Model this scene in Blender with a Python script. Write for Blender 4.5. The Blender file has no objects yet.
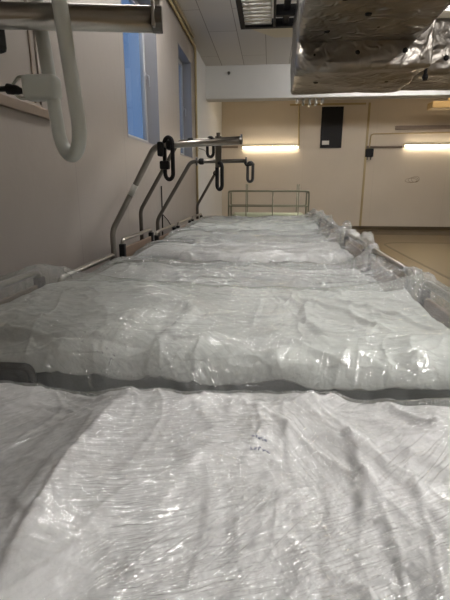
import bpy, bmesh, math, random
import numpy as np
from mathutils import Vector, Matrix, Euler, noise as mnoise

random.seed(4)
C = bpy.context.scene.collection
PI = math.pi

# ------------------------------------------------------------------ camera
CAM = Vector((0, 0, 1.30))
PITCH = math.radians(14.87)
YAW = math.radians(5.73)
F = 433.0
cd = bpy.data.cameras.new('camera')
cam = bpy.data.objects.new('camera', cd)
C.objects.link(cam)
cam.location = CAM
cam.rotation_euler = (PI / 2 - PITCH, 0, YAW)
cd.sensor_fit = 'VERTICAL'
cd.sensor_width = 24
cd.sensor_height = 36
cd.lens = 36 * F / 600
cd.clip_start = 0.02
cd.clip_end = 200
bpy.context.scene.camera = cam

# ------------------------------------------------------------------ noise (numpy)
_rng = np.random.RandomState(11)
_T = _rng.rand(256, 256) * 2 - 1


def vnoise(x, y):
    xi = np.floor(x).astype(int); yi = np.floor(y).astype(int)
    fx = x - xi; fy = y - yi
    fx = fx * fx * fx * (fx * (fx * 6 - 15) + 10); fy = fy * fy * fy * (fy * (fy * 6 - 15) + 10)
    a = _T[xi % 256, yi % 256]; b = _T[(xi + 1) % 256, yi % 256]
    c = _T[xi % 256, (yi + 1) % 256]; d = _T[(xi + 1) % 256, (yi + 1) % 256]
    return (a * (1 - fx) + b * fx) * (1 - fy) + (c * (1 - fx) + d * fx) * fy


def fbm(x, y, o=4):
    r = 0; a = 1.0; s = 0
    for k in range(o):
        r = r + a * vnoise(x * 2 ** k + 17.3 * k, y * 2 ** k + 9.1 * k); s += a; a *= .5
    return r / s


def ridged(x, y, sx, sy, ang, warp=.5, seed=0.0):
    """long creases: sharp lines along direction ang"""
    c, s = math.cos(ang), math.sin(ang)
    u = x * c + y * s; v = -x * s + y * c
    w = fbm(x * 2.3 + seed, y * 2.3 - seed, 2) * warp
    n = vnoise(u * sx + seed * 3.7 + w, v * sy + seed * 1.9 + w * 3)
    return (1 - np.abs(n)) ** 4


def fold(x, y, pts, w, h):
    """a soft raised fold along a polyline, steeper on one side"""
    best = np.full(x.shape, 9.0); sd = np.zeros(x.shape)
    tt = np.zeros(x.shape); n = len(pts) - 1
    for i in range(n):
        ax, ay = pts[i]; bx, by = pts[i + 1]
        dx, dy = bx - ax, by - ay; L2 = dx * dx + dy * dy
        t = np.clip(((x - ax) * dx + (y - ay) * dy) / L2, 0, 1)
        px = x - ax - t * dx; py = y - ay - t * dy
        d = np.sqrt(px * px + py * py)
        side = (dx * (y - ay) - dy * (x - ax)) / math.sqrt(L2)
        m = d < best
        best = np.where(m, d, best); sd = np.where(m, side, sd); tt = np.where(m, (i + t) / n, tt)
    ww = np.where(sd > 0, w * 1.7, w * .7)
    return h * np.exp(-(best / ww) ** 2) * np.sin(np.clip(tt * .9 + .05, 0, 1) * PI) ** .5


# ------------------------------------------------------------------ materials
def mat(name, base=(.5, .5, .5), rough=.6, metal=0.0, bump=0.0, bscale=20, var=0.0, vscale=4, spec=.5, detail=4, stretch=None):
    m = bpy.data.materials.new(name); m.use_nodes = True
    nt = m.node_tree; N = nt.nodes; L = nt.links
    p = N['Principled BSDF']
    p.inputs['Base Color'].default_value = (*base, 1)
    p.inputs['Roughness'].default_value = rough
    p.inputs['Metallic'].default_value = metal
    p.inputs['Specular IOR Level'].default_value = spec
    tc = N.new('ShaderNodeTexCoord'); mp = N.new('ShaderNodeMapping')
    L.new(tc.outputs['Object'], mp.inputs[0])
    if stretch: mp.inputs['Scale'].default_value = stretch
    n1 = N.new('ShaderNodeTexNoise'); n1.inputs['Scale'].default_value = vscale; n1.inputs['Detail'].default_value = detail
    L.new(mp.outputs[0], n1.inputs['Vector'])
    mx = N.new('ShaderNodeMix'); mx.data_type = 'RGBA'
    mx.inputs['A'].default_value = (*[c * (1 - var) for c in base], 1)
    mx.inputs['B'].default_value = (*[min(1, c * (1 + var)) for c in base], 1)
    L.new(n1.outputs['Fac'], mx.inputs['Factor'])
    L.new(mx.outputs['Result'], p.inputs['Base Color'])
    if bump:
        n2 = N.new('ShaderNodeTexNoise'); n2.inputs['Scale'].default_value = bscale; n2.inputs['Detail'].default_value = 5
        L.new(mp.outputs[0], n2.inputs['Vector'])
        b = N.new('ShaderNodeBump'); b.inputs['Strength'].default_value = bump; b.inputs['Distance'].default_value = .01
        L.new(n2.outputs['Fac'], b.inputs['Height']); L.new(b.outputs[0], p.inputs['Normal'])
    return m


def emis(name, col, s):
    m = bpy.data.materials.new(name); m.use_nodes = True
    nt = m.node_tree; nt.nodes.clear()
    e = nt.nodes.new('ShaderNodeEmission'); e.inputs[0].default_value = (*col, 1); e.inputs[1].default_value = s
    o = nt.nodes.new('ShaderNodeOutputMaterial'); nt.links.new(e.outputs[0], o.inputs[0])
    return m


def panel_wall(name, base, axis, pitch, rough=.45, off=0.0, seam=.75):
    """painted wall boards: vertical joints at a fixed pitch, faint mottling"""
    m = mat(name, base, rough, var=.07, vscale=1.3, bump=.25, bscale=9)
    nt = m.node_tree; N = nt.nodes; L = nt.links
    p = N['Principled BSDF']; col = p.inputs['Base Color'].links[0].from_socket
    tc = N.new('ShaderNodeTexCoord'); sp = N.new('ShaderNodeSeparateXYZ'); L.new(tc.outputs['Object'], sp.inputs[0])
    a = N.new('ShaderNodeMath'); a.operation = 'ADD'; a.inputs[1].default_value = 100 * pitch + off; L.new(sp.outputs[axis], a.inputs[0])
    b = N.new('ShaderNodeMath'); b.operation = 'MODULO'; b.inputs[1].default_value = pitch; L.new(a.outputs[0], b.inputs[0])
    c = N.new('ShaderNodeMath'); c.operation = 'LESS_THAN'; c.inputs[1].default_value = .008; L.new(b.outputs[0], c.inputs[0])
    mx = N.new('ShaderNodeMix'); mx.data_type = 'RGBA'
    mx.inputs['B'].default_value = (*[q * seam for q in base], 1)
    L.new(c.outputs[0], mx.inputs['Factor']); L.new(col, mx.inputs['A']); L.new(mx.outputs['Result'], p.inputs['Base Color'])
    return m


def ceiling_mat():
    m = mat('ceiling_boards', (.64, .62, .59), .75, var=.04, vscale=2)
    nt = m.node_tree; N = nt.nodes; L = nt.links
    p = N['Principled BSDF']
    tc = N.new('ShaderNodeTexCoord'); mp = N.new('ShaderNodeMapping')
    mp.inputs['Rotation'].default_value = (0, 0, PI / 2); mp.inputs['Location'].default_value = (0, .14, 0)
    L.new(tc.outputs['Object'], mp.inputs[0])
    br = N.new('ShaderNodeTexBrick')
    br.inputs['Scale'].default_value = 1; br.inputs['Brick Width'].default_value = 2.4; br.inputs['Row Height'].default_value = .48
    br.inputs['Mortar Size'].default_value = .006; br.inputs['Mortar Smooth'].default_value = .2
    br.inputs['Color1'].default_value = (.64, .62, .59, 1); br.inputs['Color2'].default_value = (.60, .585, .555, 1)
    br.inputs['Mortar'].default_value = (.25, .23, .20, 1); br.offset = .4
    L.new(mp.outputs[0], br.inputs['Vector']); L.new(br.outputs['Color'], p.inputs['Base Color'])
    return m


def cloth_mat(name, base, stripe=True):
    m = mat(name, base, .85, bump=.35, bscale=60, var=.03, vscale=3, spec=.2)
    nt = m.node_tree; N = nt.nodes; L = nt.links
    p = N['Principled BSDF']
    p.inputs['Sheen Weight'].default_value = .15
    if stripe:
        col = p.inputs['Base Color'].links[0].from_socket
        tc = N.new('ShaderNodeTexCoord')
        w = N.new('ShaderNodeTexWave'); w.wave_type = 'BANDS'; w.bands_direction = 'X'
        w.inputs['Scale'].default_value = 11; w.inputs['Distortion'].default_value = .35; w.inputs['Detail'].default_value = 1
        L.new(tc.outputs['Object'], w.inputs['Vector'])
        r = N.new('ShaderNodeValToRGB'); r.color_ramp.elements[0].position = .45; r.color_ramp.elements[1].position = .55
        r.color_ramp.elements[0].color = (.955, .955, .955, 1); r.color_ramp.elements[1].color = (1, 1, 1, 1)
        L.new(w.outputs['Fac'], r.inputs[0])
        mx = N.new('ShaderNodeMix'); mx.data_type = 'RGBA'; mx.blend_type = 'MULTIPLY'; mx.inputs['Factor'].default_value = 1
        L.new(col, mx.inputs['A']); L.new(r.outputs[0], mx.inputs['B']); L.new(mx.outputs['Result'], p.inputs['Base Color'])
    return m


def film_mat(name, tint=(.975, .985, .975), gloss=.22, milky=.03, bump=1.0, ang=.5, fine=1.0, veil=.14, spec=1.0, rumple=.95):
    """thin clear plastic: mostly see-through, crossed by fine sharp creases that catch the lamps"""
    m = bpy.data.materials.new(name); m.use_nodes = True
    nt = m.node_tree; N = nt.nodes; L = nt.links; N.clear()
    out = N.new('ShaderNodeOutputMaterial')
    tc = N.new('ShaderNodeTexCoord')

    def layer(rot, sc, scale, detail, seedz, dist=.25, kind='RIDGED_MULTIFRACTAL'):
        mp = N.new('ShaderNodeMapping'); mp.vector_type = 'TEXTURE'
        mp.inputs['Rotation'].default_value = (0, 0, rot); mp.inputs['Scale'].default_value = sc
        mp.inputs['Location'].default_value = (seedz, seedz * .7, 0)
        L.new(tc.outputs['Object'], mp.inputs[0])
        n = N.new('ShaderNodeTexNoise'); n.noise_type = kind
        n.inputs['Scale'].default_value = scale; n.inputs['Detail'].default_value = detail; n.inputs['Distortion'].default_value = dist
        L.new(mp.outputs[0], n.inputs['Vector'])
        return n.outputs['Fac']

    def math_(op, a, b, c=None):
        n = N.new('ShaderNodeMath'); n.operation = op
        for i, v in enumerate((a, b, c)):
            if v is None: continue
            if isinstance(v, (int, float)): n.inputs[i].default_value = v
            else: L.new(v, n.inputs[i])
        return n.outputs[0]
    def mask(seed, sc, lo=.46, hi=.64):
        r = N.new('ShaderNodeMapRange'); r.inputs['From Min'].default_value = lo; r.inputs['From Max'].default_value = hi
        L.new(layer(0, (1, 1, 1), sc, 2, seed, 0, 'FBM'), r.inputs['Value']); return r.outputs['Result']

    def crease(rot, stretch, scale, seed, k):
        n = layer(rot, (1, stretch, 1), scale * fine, 2, seed, .5, 'FBM')
        d = math_('ABSOLUTE', math_('SUBTRACT', n, .5), None)
        return math_('POWER', math_('MAXIMUM', math_('MULTIPLY_ADD', d, -k, 1.0), 0.0), 1.4)
    h = 0.0
    for q, (rot, st, sc, sd, k, w) in enumerate(((ang, .10, 4.5, 0, 13, 1.0), (ang + 1.1, .10, 4.5, 3.1, 13, .45), (ang - .5, .10, 8, 6.3, 9, .8), (ang + 2.2, .25, 12, 1.7, 8, .6), (ang + .4, .4, 24, 8.8, 6, .3))):
        h = math_('MULTIPLY_ADD', math_('MULTIPLY', crease(rot, st, sc, sd, k), mask(sd + 11, 3.2)), w, h)
    # crumpled patches
    g = math_('ADD', math_('MULTIPLY', layer(ang + .2, (1, .13, 1), 7 * fine, 3, 2.2), mask(21, 2.4, .47, .66)),
              math_('MULTIPLY', layer(ang + 1.2, (1, .16, 1), 8 * fine, 3, 7.1), mask(33, 2.8, .47, .66)))
    g = math_('MULTIPLY_ADD', g, rumple, math_('MULTIPLY', h, 1.3))
    bm = N.new('ShaderNodeBump'); bm.inputs['Strength'].default_value = 1.0; bm.inputs['Distance'].default_value = .0030 * bump
    L.new(g, bm.inputs['Height'])
    tr = N.new('ShaderNodeBsdfTransparent'); tr.inputs[0].default_value = (*tint, 1)
    gl = N.new('ShaderNodeBsdfGlossy'); gl.inputs['Roughness'].default_value = .19; gl.inputs[0].default_value = (.97, .98, .97, 1)
    L.new(bm.outputs[0], gl.inputs['Normal'])
    df = N.new('ShaderNodeBsdfDiffuse'); df.inputs[0].default_value = (.92, .93, .92, 1); 
    lw = N.new('ShaderNodeLayerWeight'); lw.inputs['Blend'].default_value = gloss; L.new(bm.outputs[0], lw.inputs['Normal'])
    f = math_('MULTIPLY_ADD', lw.outputs['Fresnel'], .65 * spec, .11 * spec)
    m1 = N.new('ShaderNodeMixShader'); L.new(math_('MINIMUM', math_('MULTIPLY_ADD', h, veil, milky), .6), m1.inputs[0]); L.new(tr.outputs[0], m1.inputs[1]); L.new(df.outputs[0], m1.inputs[2])
    m2 = N.new('ShaderNodeMixShader'); L.new(f, m2.inputs[0]); L.new(m1.outputs[0], m2.inputs[1]); L.new(gl.outputs[0], m2.inputs[2])
    L.new(m2.outputs[0], out.inputs[0])
    return m


def foil_mat():
    m = mat('aluminium_foil', (.31, .29, .26), .33, 1.0, var=.35, vscale=3.5)
    nt = m.node_tree; N = nt.nodes; L = nt.links
    p = N['Principled BSDF']; tc = N.new('ShaderNodeTexCoord')
    n = N.new('ShaderNodeTexNoise'); n.noise_type = 'RIDGED_MULTIFRACTAL'; n.inputs['Scale'].default_value = 7; n.inputs['Detail'].default_value = 8; n.inputs['Distortion'].default_value = .9
    L.new(tc.outputs['Object'], n.inputs['Vector'])
    v = N.new('ShaderNodeTexVoronoi'); v.feature = 'DISTANCE_TO_EDGE'; v.inputs['Scale'].default_value = 5
    L.new(tc.outputs['Object'], v.inputs['Vector'])
    ad = N.new('ShaderNodeMath'); ad.operation = 'MULTIPLY_ADD'; L.new(v.outputs['Distance'], ad.inputs[0]); ad.inputs[1].default_value = .35; L.new(n.outputs['Fac'], ad.inputs[2])
    b = N.new('ShaderNodeBump'); b.inputs['Strength'].default_value = 1; b.inputs['Distance'].default_value = .030
    L.new(ad.outputs[0], b.inputs['Height']); L.new(b.outputs[0], p.inputs['Normal'])
    return m


def glass_mat():
    m = bpy.data.materials.new('window_glass'); m.use_nodes = True
    nt = m.node_tree; N = nt.nodes; L = nt.links; N.clear()
    out = N.new('ShaderNodeOutputMaterial')
    tr = N.new('ShaderNodeBsdfTransparent'); tr.inputs[0].default_value = (.9, .95, 1, 1)
    gl = N.new('ShaderNodeBsdfGlossy'); gl.inputs['Roughness'].default_value = .03
    lw = N.new('ShaderNodeLayerWeight'); lw.inputs['Blend'].default_value = .5
    fr = N.new('ShaderNodeMath'); fr.operation = 'POWER'; fr.inputs[1].default_value = 6; L.new(lw.outputs['Facing'], fr.inputs[0])
    mx = N.new('ShaderNodeMixShader'); L.new(fr.outputs[0], mx.inputs[0]); L.new(tr.outputs[0], mx.inputs[1]); L.new(gl.outputs[0], mx.inputs[2])
    L.new(mx.outputs[0], out.inputs[0])
    return m


M = dict(
    wall_left=panel_wall('painted_boards', (.345, .312, .28), 'Y', 1.2, .42, .3, .8),
    wall_far=panel_wall('warm_painted_wall', (.60, .53, .43), 'X', 2.05, .6, 1.1, .9),
    wall_plain=mat('painted_plaster', (.5, .46, .41), .7, var=.05),
    beam=mat('white_paint', (.62, .62, .60), .7, var=.04, vscale=3, bump=.2, bscale=12),
    ceiling=ceiling_mat(),
    floor=mat('ochre_resin_floor', (.135, .095, .042), .38, var=.10, vscale=1.2, bump=.05, bscale=6),
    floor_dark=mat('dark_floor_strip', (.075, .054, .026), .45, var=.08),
    conduit=mat('ochre_paint', (.42, .33, .17), .5, var=.1),
    brown_strip=mat('brown_wood_strip', (.22, .17, .13), .5, var=.15, vscale=10),
    reveal=mat('reveal_paint', (.30, .295, .30), .6, var=.05),
    frame_white=mat('white_window_frame', (.42, .43, .45), .4, var=.03),
    glass=glass_mat(),
    blind=mat('beige_board', (.33, .295, .26), .6, var=.06),
    steel=mat('brushed_steel', (.30, .28, .25), .30, 1.0, bump=.12, bscale=60, var=.08, vscale=25, stretch=(.2, 1, 1)),
    steel_dark=mat('dull_steel', (.13, .12, .105), .34, 1.0, var=.12, vscale=18),
    black=mat('black_plastic', (.012, .012, .013), .6, var=.2, vscale=20, spec=.25),
    handle_white=mat('grey_white_plastic', (.52, .55, .51), .42, var=.03, vscale=12),
    handle_dark=mat('dark_grey_plastic', (.045, .045, .045), .4, var=.1),
    wood=mat('brown_laminate', (.20, .135, .09), .5, var=.18, vscale=6, stretch=(1, .3, 6)),
    mattress=mat('mattress_cover', (.27, .29, .29), .7, var=.05),
    mattress_green=mat('pale_green_cover', (.50, .53, .36), .7, var=.05),
    frame_grey=mat('grey_powder_coat', (.36, .36, .35), .5, var=.05),
    rubber=mat('grey_rubber', (.06, .06, .065), .7, var=.1),
    cloth=cloth_mat('white_striped_linen', (.70, .69, .69)),
    cloth_plain=cloth_mat('white_linen', (.62, .62, .61), False),
    film=film_mat('clear_plastic_film', ang=.9, fine=1.25, gloss=.20),
    film_b=film_mat('clear_plastic_film_crumpled', (.90, .925, .905), .30, .08, 1.3, 1.9, .7),
    film_c=film_mat('clear_plastic_film_tight', (.91, .935, .91), .28, .08, 1.0, .15, .8, spec=.6),
    foil=foil_mat(),
    cage=mat('olive_wire', (.24, .24, .17), .5, .6, var=.1),
    cream=mat('cream_plastic', (.66, .60, .46), .5, var=.05),
    grey_metal=mat('galvanised_metal', (.45, .45, .42), .4, .8, var=.15, vscale=15),
    pine=mat('pale_pine', (.62, .45, .22), .55, var=.15, vscale=9, stretch=(.3, 4, 4)),
    sticker=mat('white_sticker', (.72, .72, .68), .5, var=.05),
    ink=mat('faded_blue_ink', (.26, .28, .40), .8, var=.1),
    pencil=mat('pencil_mark', (.28, .22, .15), .8, var=.1),
    tube_warm=emis('warm_fluorescent_tube', (1, .84, .62), 36),
    tube_neutral=emis('neutral_diffuser', (1, .965, .945), 100),
    tube_back=emis('warm_diffuser', (1, .80, .58), 13),
)


# ------------------------------------------------------------------ mesh helpers
def obj(name, bm, m, parent=None, smooth=False):
    if not isinstance(bm, bpy.types.Mesh):
        me = bpy.data.meshes.new(name)
        bmesh.ops.recalc_face_normals(bm, faces=bm.faces)
        bm.to_mesh(me); bm.free()
    else:
        me = bm
    me.materials.append(M[m] if isinstance(m, str) else m)
    if smooth:
        for p in me.polygons: p.use_smooth = True
    o = bpy.data.objects.new(name, me); C.objects.link(o)
    if parent: o.parent = parent
    return o


def smooth_angle(o, deg=40):
    me = o.data
    for p in me.polygons: p.use_smooth = True
    bm = bmesh.new(); bm.from_mesh(me)
    for e in bm.edges:
        if len(e.link_faces) == 2 and e.calc_face_angle(0) > math.radians(deg): e.smooth = False
    bm.to_mesh(me); bm.free()
    return o


def tag(o, label, cat, group=None):
    o['label'] = label; o['category'] = cat
    if group: o['group'] = group
    return o


def struct(name, bm, m):
    o = obj(name, bm, m); o['kind'] = 'structure'
    return o


def empty(name, loc, label, cat, group=None):
    o = bpy.data.objects.new(name, None); C.objects.link(o); o.location = loc; o.empty_display_size = .1
    return tag(o, label, cat, group)


def box(bm, x0, x1, y0, y1, z0, z1, bev=0, seg=2):
    t = bmesh.new()
    bmesh.ops.create_cube(t, size=1, matrix=Matrix.Translation(((x0 + x1) / 2, (y0 + y1) / 2, (z0 + z1) / 2)) @ Matrix.Diagonal((abs(x1 - x0), abs(y1 - y0), abs(z1 - z0), 1)))
    if bev: bmesh.ops.bevel(t, geom=t.edges[:], offset=bev, segments=seg, profile=.5, affect='EDGES')
    me = bpy.data.meshes.new('tmp'); t.to_mesh(me); t.free(); bm.from_mesh(me); bpy.data.meshes.remove(me)
    return bm


def round_path(pts, r=.06, seg=6):
    pts = [Vector(p) for p in pts]
    if len(pts) < 3: return pts
    out = [pts[0]]
    for i in range(1, len(pts) - 1):
        a, b, c = pts[i - 1], pts[i], pts[i + 1]
        d1 = (a - b); d2 = (c - b)
        rr = min(r, d1.length * .48, d2.length * .48)
        p1 = b + d1.normalized() * rr; p2 = b + d2.normalized() * rr
        for k in range(seg + 1):
            t = k / seg
            out.append((1 - t) ** 2 * p1 + 2 * t * (1 - t) * b + t * t * p2)
    out.append(pts[-1])
    return out


def tube(bm, pts, r, n=12, closed=False, flat=1.0, caps=True):
    pts = [Vector(p) for p in pts]; m = len(pts); rings = []; up = None
    for i, p in enumerate(pts):
        if closed: t = (pts[(i + 1) % m] - pts[i - 1]).normalized()
        else: t = (pts[min(i + 1, m - 1)] - pts[max(i - 1, 0)]).normalized()
        if up is None:
            up = t.orthogonal().normalized() if abs(t.z) > .95 else (Vector((0, 0, 1)) - t * t.z).normalized()
        up = (up - t * up.dot(t)).normalized(); s = t.cross(up)
        rr = r[i] if isinstance(r, (list, tuple)) else r
        rings.append([bm.verts.new(p + up * math.cos(2 * PI * k / n) * rr * flat + s * math.sin(2 * PI * k / n) * rr) for k in range(n)])
    for i in range(m if closed else m - 1):
        a = rings[i]; b = rings[(i + 1) % m]
        for k in range(n): bm.faces.new((a[k], a[(k + 1) % n], b[(k + 1) % n], b[k]))
    if caps and not closed:
        bm.faces.new(rings[0][::-1]); bm.faces.new(rings[-1])
    return bm


def cyl(bm, p0, p1, r, n=16):
    return tube(bm, [p0, p1], r, n)


def grid_mesh(name, X, Y, Z):
    nu, nv = X.shape
    me = bpy.data.meshes.new(name)
    verts = np.stack([X, Y, Z], -1).reshape(-1, 3)
    idx = np.arange(nu * nv).reshape(nu, nv)
    q = np.stack([idx[:-1, :-1], idx[1:, :-1], idx[1:, 1:], idx[:-1, 1:]], -1).reshape(-1, 4)
    me.from_pydata(verts.tolist(), [], q.tolist())
    for p in me.polygons: p.use_smooth = True
    return me


def at(px, py, z=None, Y=None):
    """the place in the room seen at a spot of the photograph, on a height z or a depth Y"""
    d = Vector(((px - 225) / F, (300 - py) / F, -1)); d.rotate(cam.rotation_euler)
    t = (z - CAM.z) / d.z if z is not None else (Y - CAM.y) / d.y
    return CAM + d * t


# ------------------------------------------------------------------ the room
XL, XR, YB, YN, YF, ZC = -1.47, 7.5, 10.3, -3.0, 13.6, 3.80


def wall_holes(bm, const0, const1, a0, a1, z0, z1, holes):
    """wall parallel to Y: boxes around rectangular openings (a = y)"""
    ys = sorted({a0, a1, *[h[0] for h in holes], *[h[1] for h in holes]})
    zs = sorted({z0, z1, *[h[2] for h in holes], *[h[3] for h in holes]})
    for i in range(len(ys) - 1):
        for j in range(len(zs) - 1):
            cy, cz = (ys[i] + ys[i + 1]) / 2, (zs[j] + zs[j + 1]) / 2
            if any(h[0] < cy < h[1] and h[2] < cz < h[3] for h in holes): continue
            box(bm, const0, const1, ys[i], ys[i + 1], zs[j], zs[j + 1])
    bmesh.ops.remove_doubles(bm, verts=bm.verts, dist=.0005)
    # drop faces shared between neighbouring boxes
    seen = {}
    for f in bm.faces:
        k = tuple(round(c, 3) for c in f.calc_center_median())
        seen.setdefault(k, []).append(f)
    kill = [f for fs in seen.values() if len(fs) > 1 for f in fs]
    if kill: bmesh.ops.delete(bm, geom=kill, context='FACES')
    return bm


WB, WT = 1.775, 3.42            # window bottoms and tops
W0, W1, W2 = (1.50, 2.88), (4.62, 5.98), (7.36, 8.48)
holes = [(a, b, WB, WT) for a, b in (W0, W1, W2)]
struct('wall_left', wall_holes(bmesh.new(), XL - .20, XL, YN, YF, 0, ZC, holes), 'wall_left')
struct('wall_far', box(bmesh.new(), XL - .3, XR + .2, YF, YF + .2, 0, ZC), 'wall_far')
struct('wall_right', box(bmesh.new(), XR, XR + .2, YN, YF, 0, ZC), 'wall_plain')
struct('wall_near', box(bmesh.new(), XL - .3, XR + .2, YN - .2, YN, 0, ZC), 'wall_plain')
struct('floor', box(bmesh.new(), XL - .3, XR + .2, YN - .2, YF + .2, -.15, 0), 'floor')
struct('ceiling', box(bmesh.new(), XL - .3, XR + .2, YN - .2, YF + .2, ZC, ZC + .15), 'ceiling')
o = struct('trim_1', box(bmesh.new(), XL, XR, YB, YB + .35, 3.13, ZC, .01, 1), 'beam')     # downstand beam
# skirting of the far wall, strips set into the floor, plus a painted reflection band
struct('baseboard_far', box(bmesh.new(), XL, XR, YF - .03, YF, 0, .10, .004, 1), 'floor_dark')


def strip(name, pts, w, m='floor_dark', z=.003):
    bm = bmesh.new(); pts = round_path([(p[0], p[1], 0) for p in pts], .55, 10)
    L = []; R_ = []
    for i, p in enumerate(pts):
        t = (pts[min(i + 1, len(pts) - 1)] - pts[max(i - 1, 0)]).normalized(); n = Vector((-t.y, t.x, 0)) * w / 2
        L.append((p + n)); R_.append((p - n))
    for zz, _ in ((z, 0),):
        a = [bm.verts.new((q.x, q.y, zz)) for q in L]; b = [bm.verts.new((q.x, q.y, zz)) for q in R_]
        a0 = [bm.verts.new((q.x, q.y, 0)) for q in L]; b0 = [bm.verts.new((q.x, q.y, 0)) for q in R_]
        for i in range(len(a) - 1):
            bm.faces.new((a[i], a[i + 1], b[i + 1], b[i]))
            bm.faces.new((a[i], a[i + 1], a0[i + 1], a0[i])); bm.faces.new((b[i], b[i + 1], b0[i + 1], b0[i]))
    return struct(name, bm, m)


strip('trim_2', [(2.24, 3.0), (2.24, 10.1), (1.2, 10.1)], .13)
strip('trim_3', [(2.60, 3.0), (2.60, 10.45), (7.4, 10.55)], .05)
strip('reflection_band', [(XL + .1, 12.75), (7.4, 12.75)], 1.2, z=.004)  # dark reflection along the far wall, put into the floor as a darker band

struct('trim_6', box(bmesh.new(), XL, XL + .012, 8.86, YF, .1, ZC), 'beam')     # white boarding of the last stretch of the left wall
# ochre conduit in the angle of wall and ceiling, and its drop before the beam
bm = bmesh.new()
tube(bm, round_path([(XL + .035, -2.8, ZC - .05), (XL + .035, 8.80, ZC - .05), (XL + .035, 8.80, .002)], .1), .022, 10)
tube(bm, [(XL + .09, -2.8, ZC - .025), (XL + .09, 8.3, ZC - .025)], .02, 10)
t = obj('conduit', bm, 'conduit', smooth=True)
tag(t, 'long ochre conduit running in the angle of left wall and ceiling', 'pipe')
bm = bmesh.new()
box(bm, XL, XL + .05, 8.90, 9.0, 1.95, 2.25, .006); tube(bm, round_path([(XL + .05, 8.95, 2.0), (XL + .14, 9.0, 1.98), (XL + .2, 9.3, 1.93)], .05), .012, 8)
tag(obj('wall_valve', bm, 'grey_metal'), 'small grey metal valve box on the left wall near the beam', 'valve')


# cable hanging on the left wall between the windows
b = bmesh.new(); xw = XL + .012
def onwall(px, py):
    v = at(px, py, Y=1.0); q = (XL - 0.0) / v.x
    return (xw, v.y * q, CAM.z + (v.z - CAM.z) * q)
tube(b, round_path([onwall(160.5, 186), onwall(161.5, 215), onwall(162, 244)], .05), .009, 8)
tube(b, round_path([onwall(161.5, 214), onwall(167, 220), onwall(174.5, 233)], .05), .006, 8)
tag(obj('cable', b, 'black', smooth=True), 'thin black cable hanging on the left wall behind the lifting poles', 'cable')

# ---- windows in the left wall
def window(n, y0, y1, kind):
    z0, z1 = WB, WT; xg = XL - (.15 if kind == 'glass' else .02)
    rv = bmesh.new()      # painted lining of the opening
    T = .012
    box(rv, xg, XL + .004, y0, y0 + T, z0, z1); box(rv, xg, XL + .004, y1 - T, y1, z0, z1)
    box(rv, xg, XL + .004, y0 + T, y1 - T, z1 - T, z1); box(rv, xg, XL + .002, y0 + T, y1 - T, z0, z0 + .02)
    w = struct('window_%d' % n, rv, 'reveal' if kind == 'glass' else 'blind')
    b = .07
    ya, yb, za, zb = y0 + T, y1 - T, z0 + .02, z1 - T
    if kind == 'glass':
        f = bmesh.new()
        box(f, xg - .05, xg, ya, ya + b, za, zb, .005); box(f, xg - .05, xg, yb - b, yb, za, zb, .005)
        box(f, xg - .05, xg, ya + b, yb - b, za, za + b, .005); box(f, xg - .05, xg, ya + b, yb - b, zb - b, zb, .005)
        obj('window_frame', f, 'frame_white', w)
    if kind == 'glass':
        g = bmesh.new(); box(g, xg - .03, xg - .022, ya + b, yb - b, za + b, zb - b); obj('window_pane', g, 'glass', w)
        h = bmesh.new(); yh = yb - b / 2; zh = (z0 + z1) / 2 + .05
        box(h, xg, xg + .012, yh - .015, yh + .015, zh - .04, zh + .04, .003)
        tube(h, round_path([(xg + .01, yh, zh), (xg + .05, yh, zh), (xg + .05, yh, zh - .13)], .02), .009, 10)
        obj('window_handle', h, 'frame_white', w, True)
    else:
        g = bmesh.new(); box(g, xg - .03, xg + .012, ya, yb, za, zb); obj('window_panel', g, 'blind', w)
        g = bmesh.new(); box(g, xg + .012, xg + .020, 2.80, 2.815, za, zb); obj('batten', g, 'brown_strip', w)
    return w


window(1, *W0, 'board'); window(2, *W1, 'glass'); window(3, *W2, 'glass')
o = struct('trim_5', box(bmesh.new(), XL + .002, XL + .03, 1.40, 2.96, WB - .06, WB - .003, .004), 'brown_strip')

# ---- fittings on the far wall
yw = YF
def wall_bar(px0, py0, px1, py1, r, m='conduit', name='conduit', dep=.03):
    a = at(px0, py0, Y=yw - dep); b = at(px1, py1, Y=yw - dep)
    return cyl(bmesh.new(), a, b, r, 8)

b = bmesh.new(); box(b, at(366, 150, Y=yw).x - .03, at(366, 150, Y=yw).x + .03, yw - .03, yw, .1, 3.55, .004)
box(b, at(290, 103, Y=yw).x, at(366, 103, Y=yw).x, yw - .03, yw, 3.50, 3.55, .004)
tag(obj('door_trim', b, 'conduit'), 'tall ochre joint strip framing the pale panel of the far wall', 'strip')

a = at(322, 107, Y=yw); c = at(341, 148, Y=yw)
b = bmesh.new(); box(b, a.x, c.x, yw - .045, yw - .004, c.z, a.z, .006)
t = obj('black_panel', b, 'black'); tag(t, 'tall black rectangular panel high on the far wall', 'panel')
b = bmesh.new(); box(b, a.x + .05, a.x + .25, yw - .049, yw - .045, c.z + .09, c.z + .2)
q = obj('sticker', b, 'sticker', t); q['label'] = 'small white sticker'


def tube_light(px0, px1, py, label, ends):
    p0 = at(px0, py, Y=yw - .07); p1 = at(px1, py, Y=yw - .07); z = (p0.z + p1.z) / 2
    r = empty('tube_light', ((p0.x + p1.x) / 2, yw, z), label, 'lamp', 'tube lights on the far wall')
    h = (p1.x - p0.x) / 2
    b = bmesh.new(); box(b, -h - .06, h + .06, -.045, 0, -.005, .055, .006); obj('housing', b, 'cream', r)
    b = bmesh.new(); cyl(b, (-h, -.075, 0), (h, -.075, 0), .015, 14); obj('tube', b, 'tube_warm', r, True)
    for s in (-1, 1):
        b = bmesh.new(); box(b, s * (h + .0), s * (h + .05), -.11, -.045, -.035, .035, .008); obj('lamp_holder', b, 'cream', r)
    return r


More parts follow.
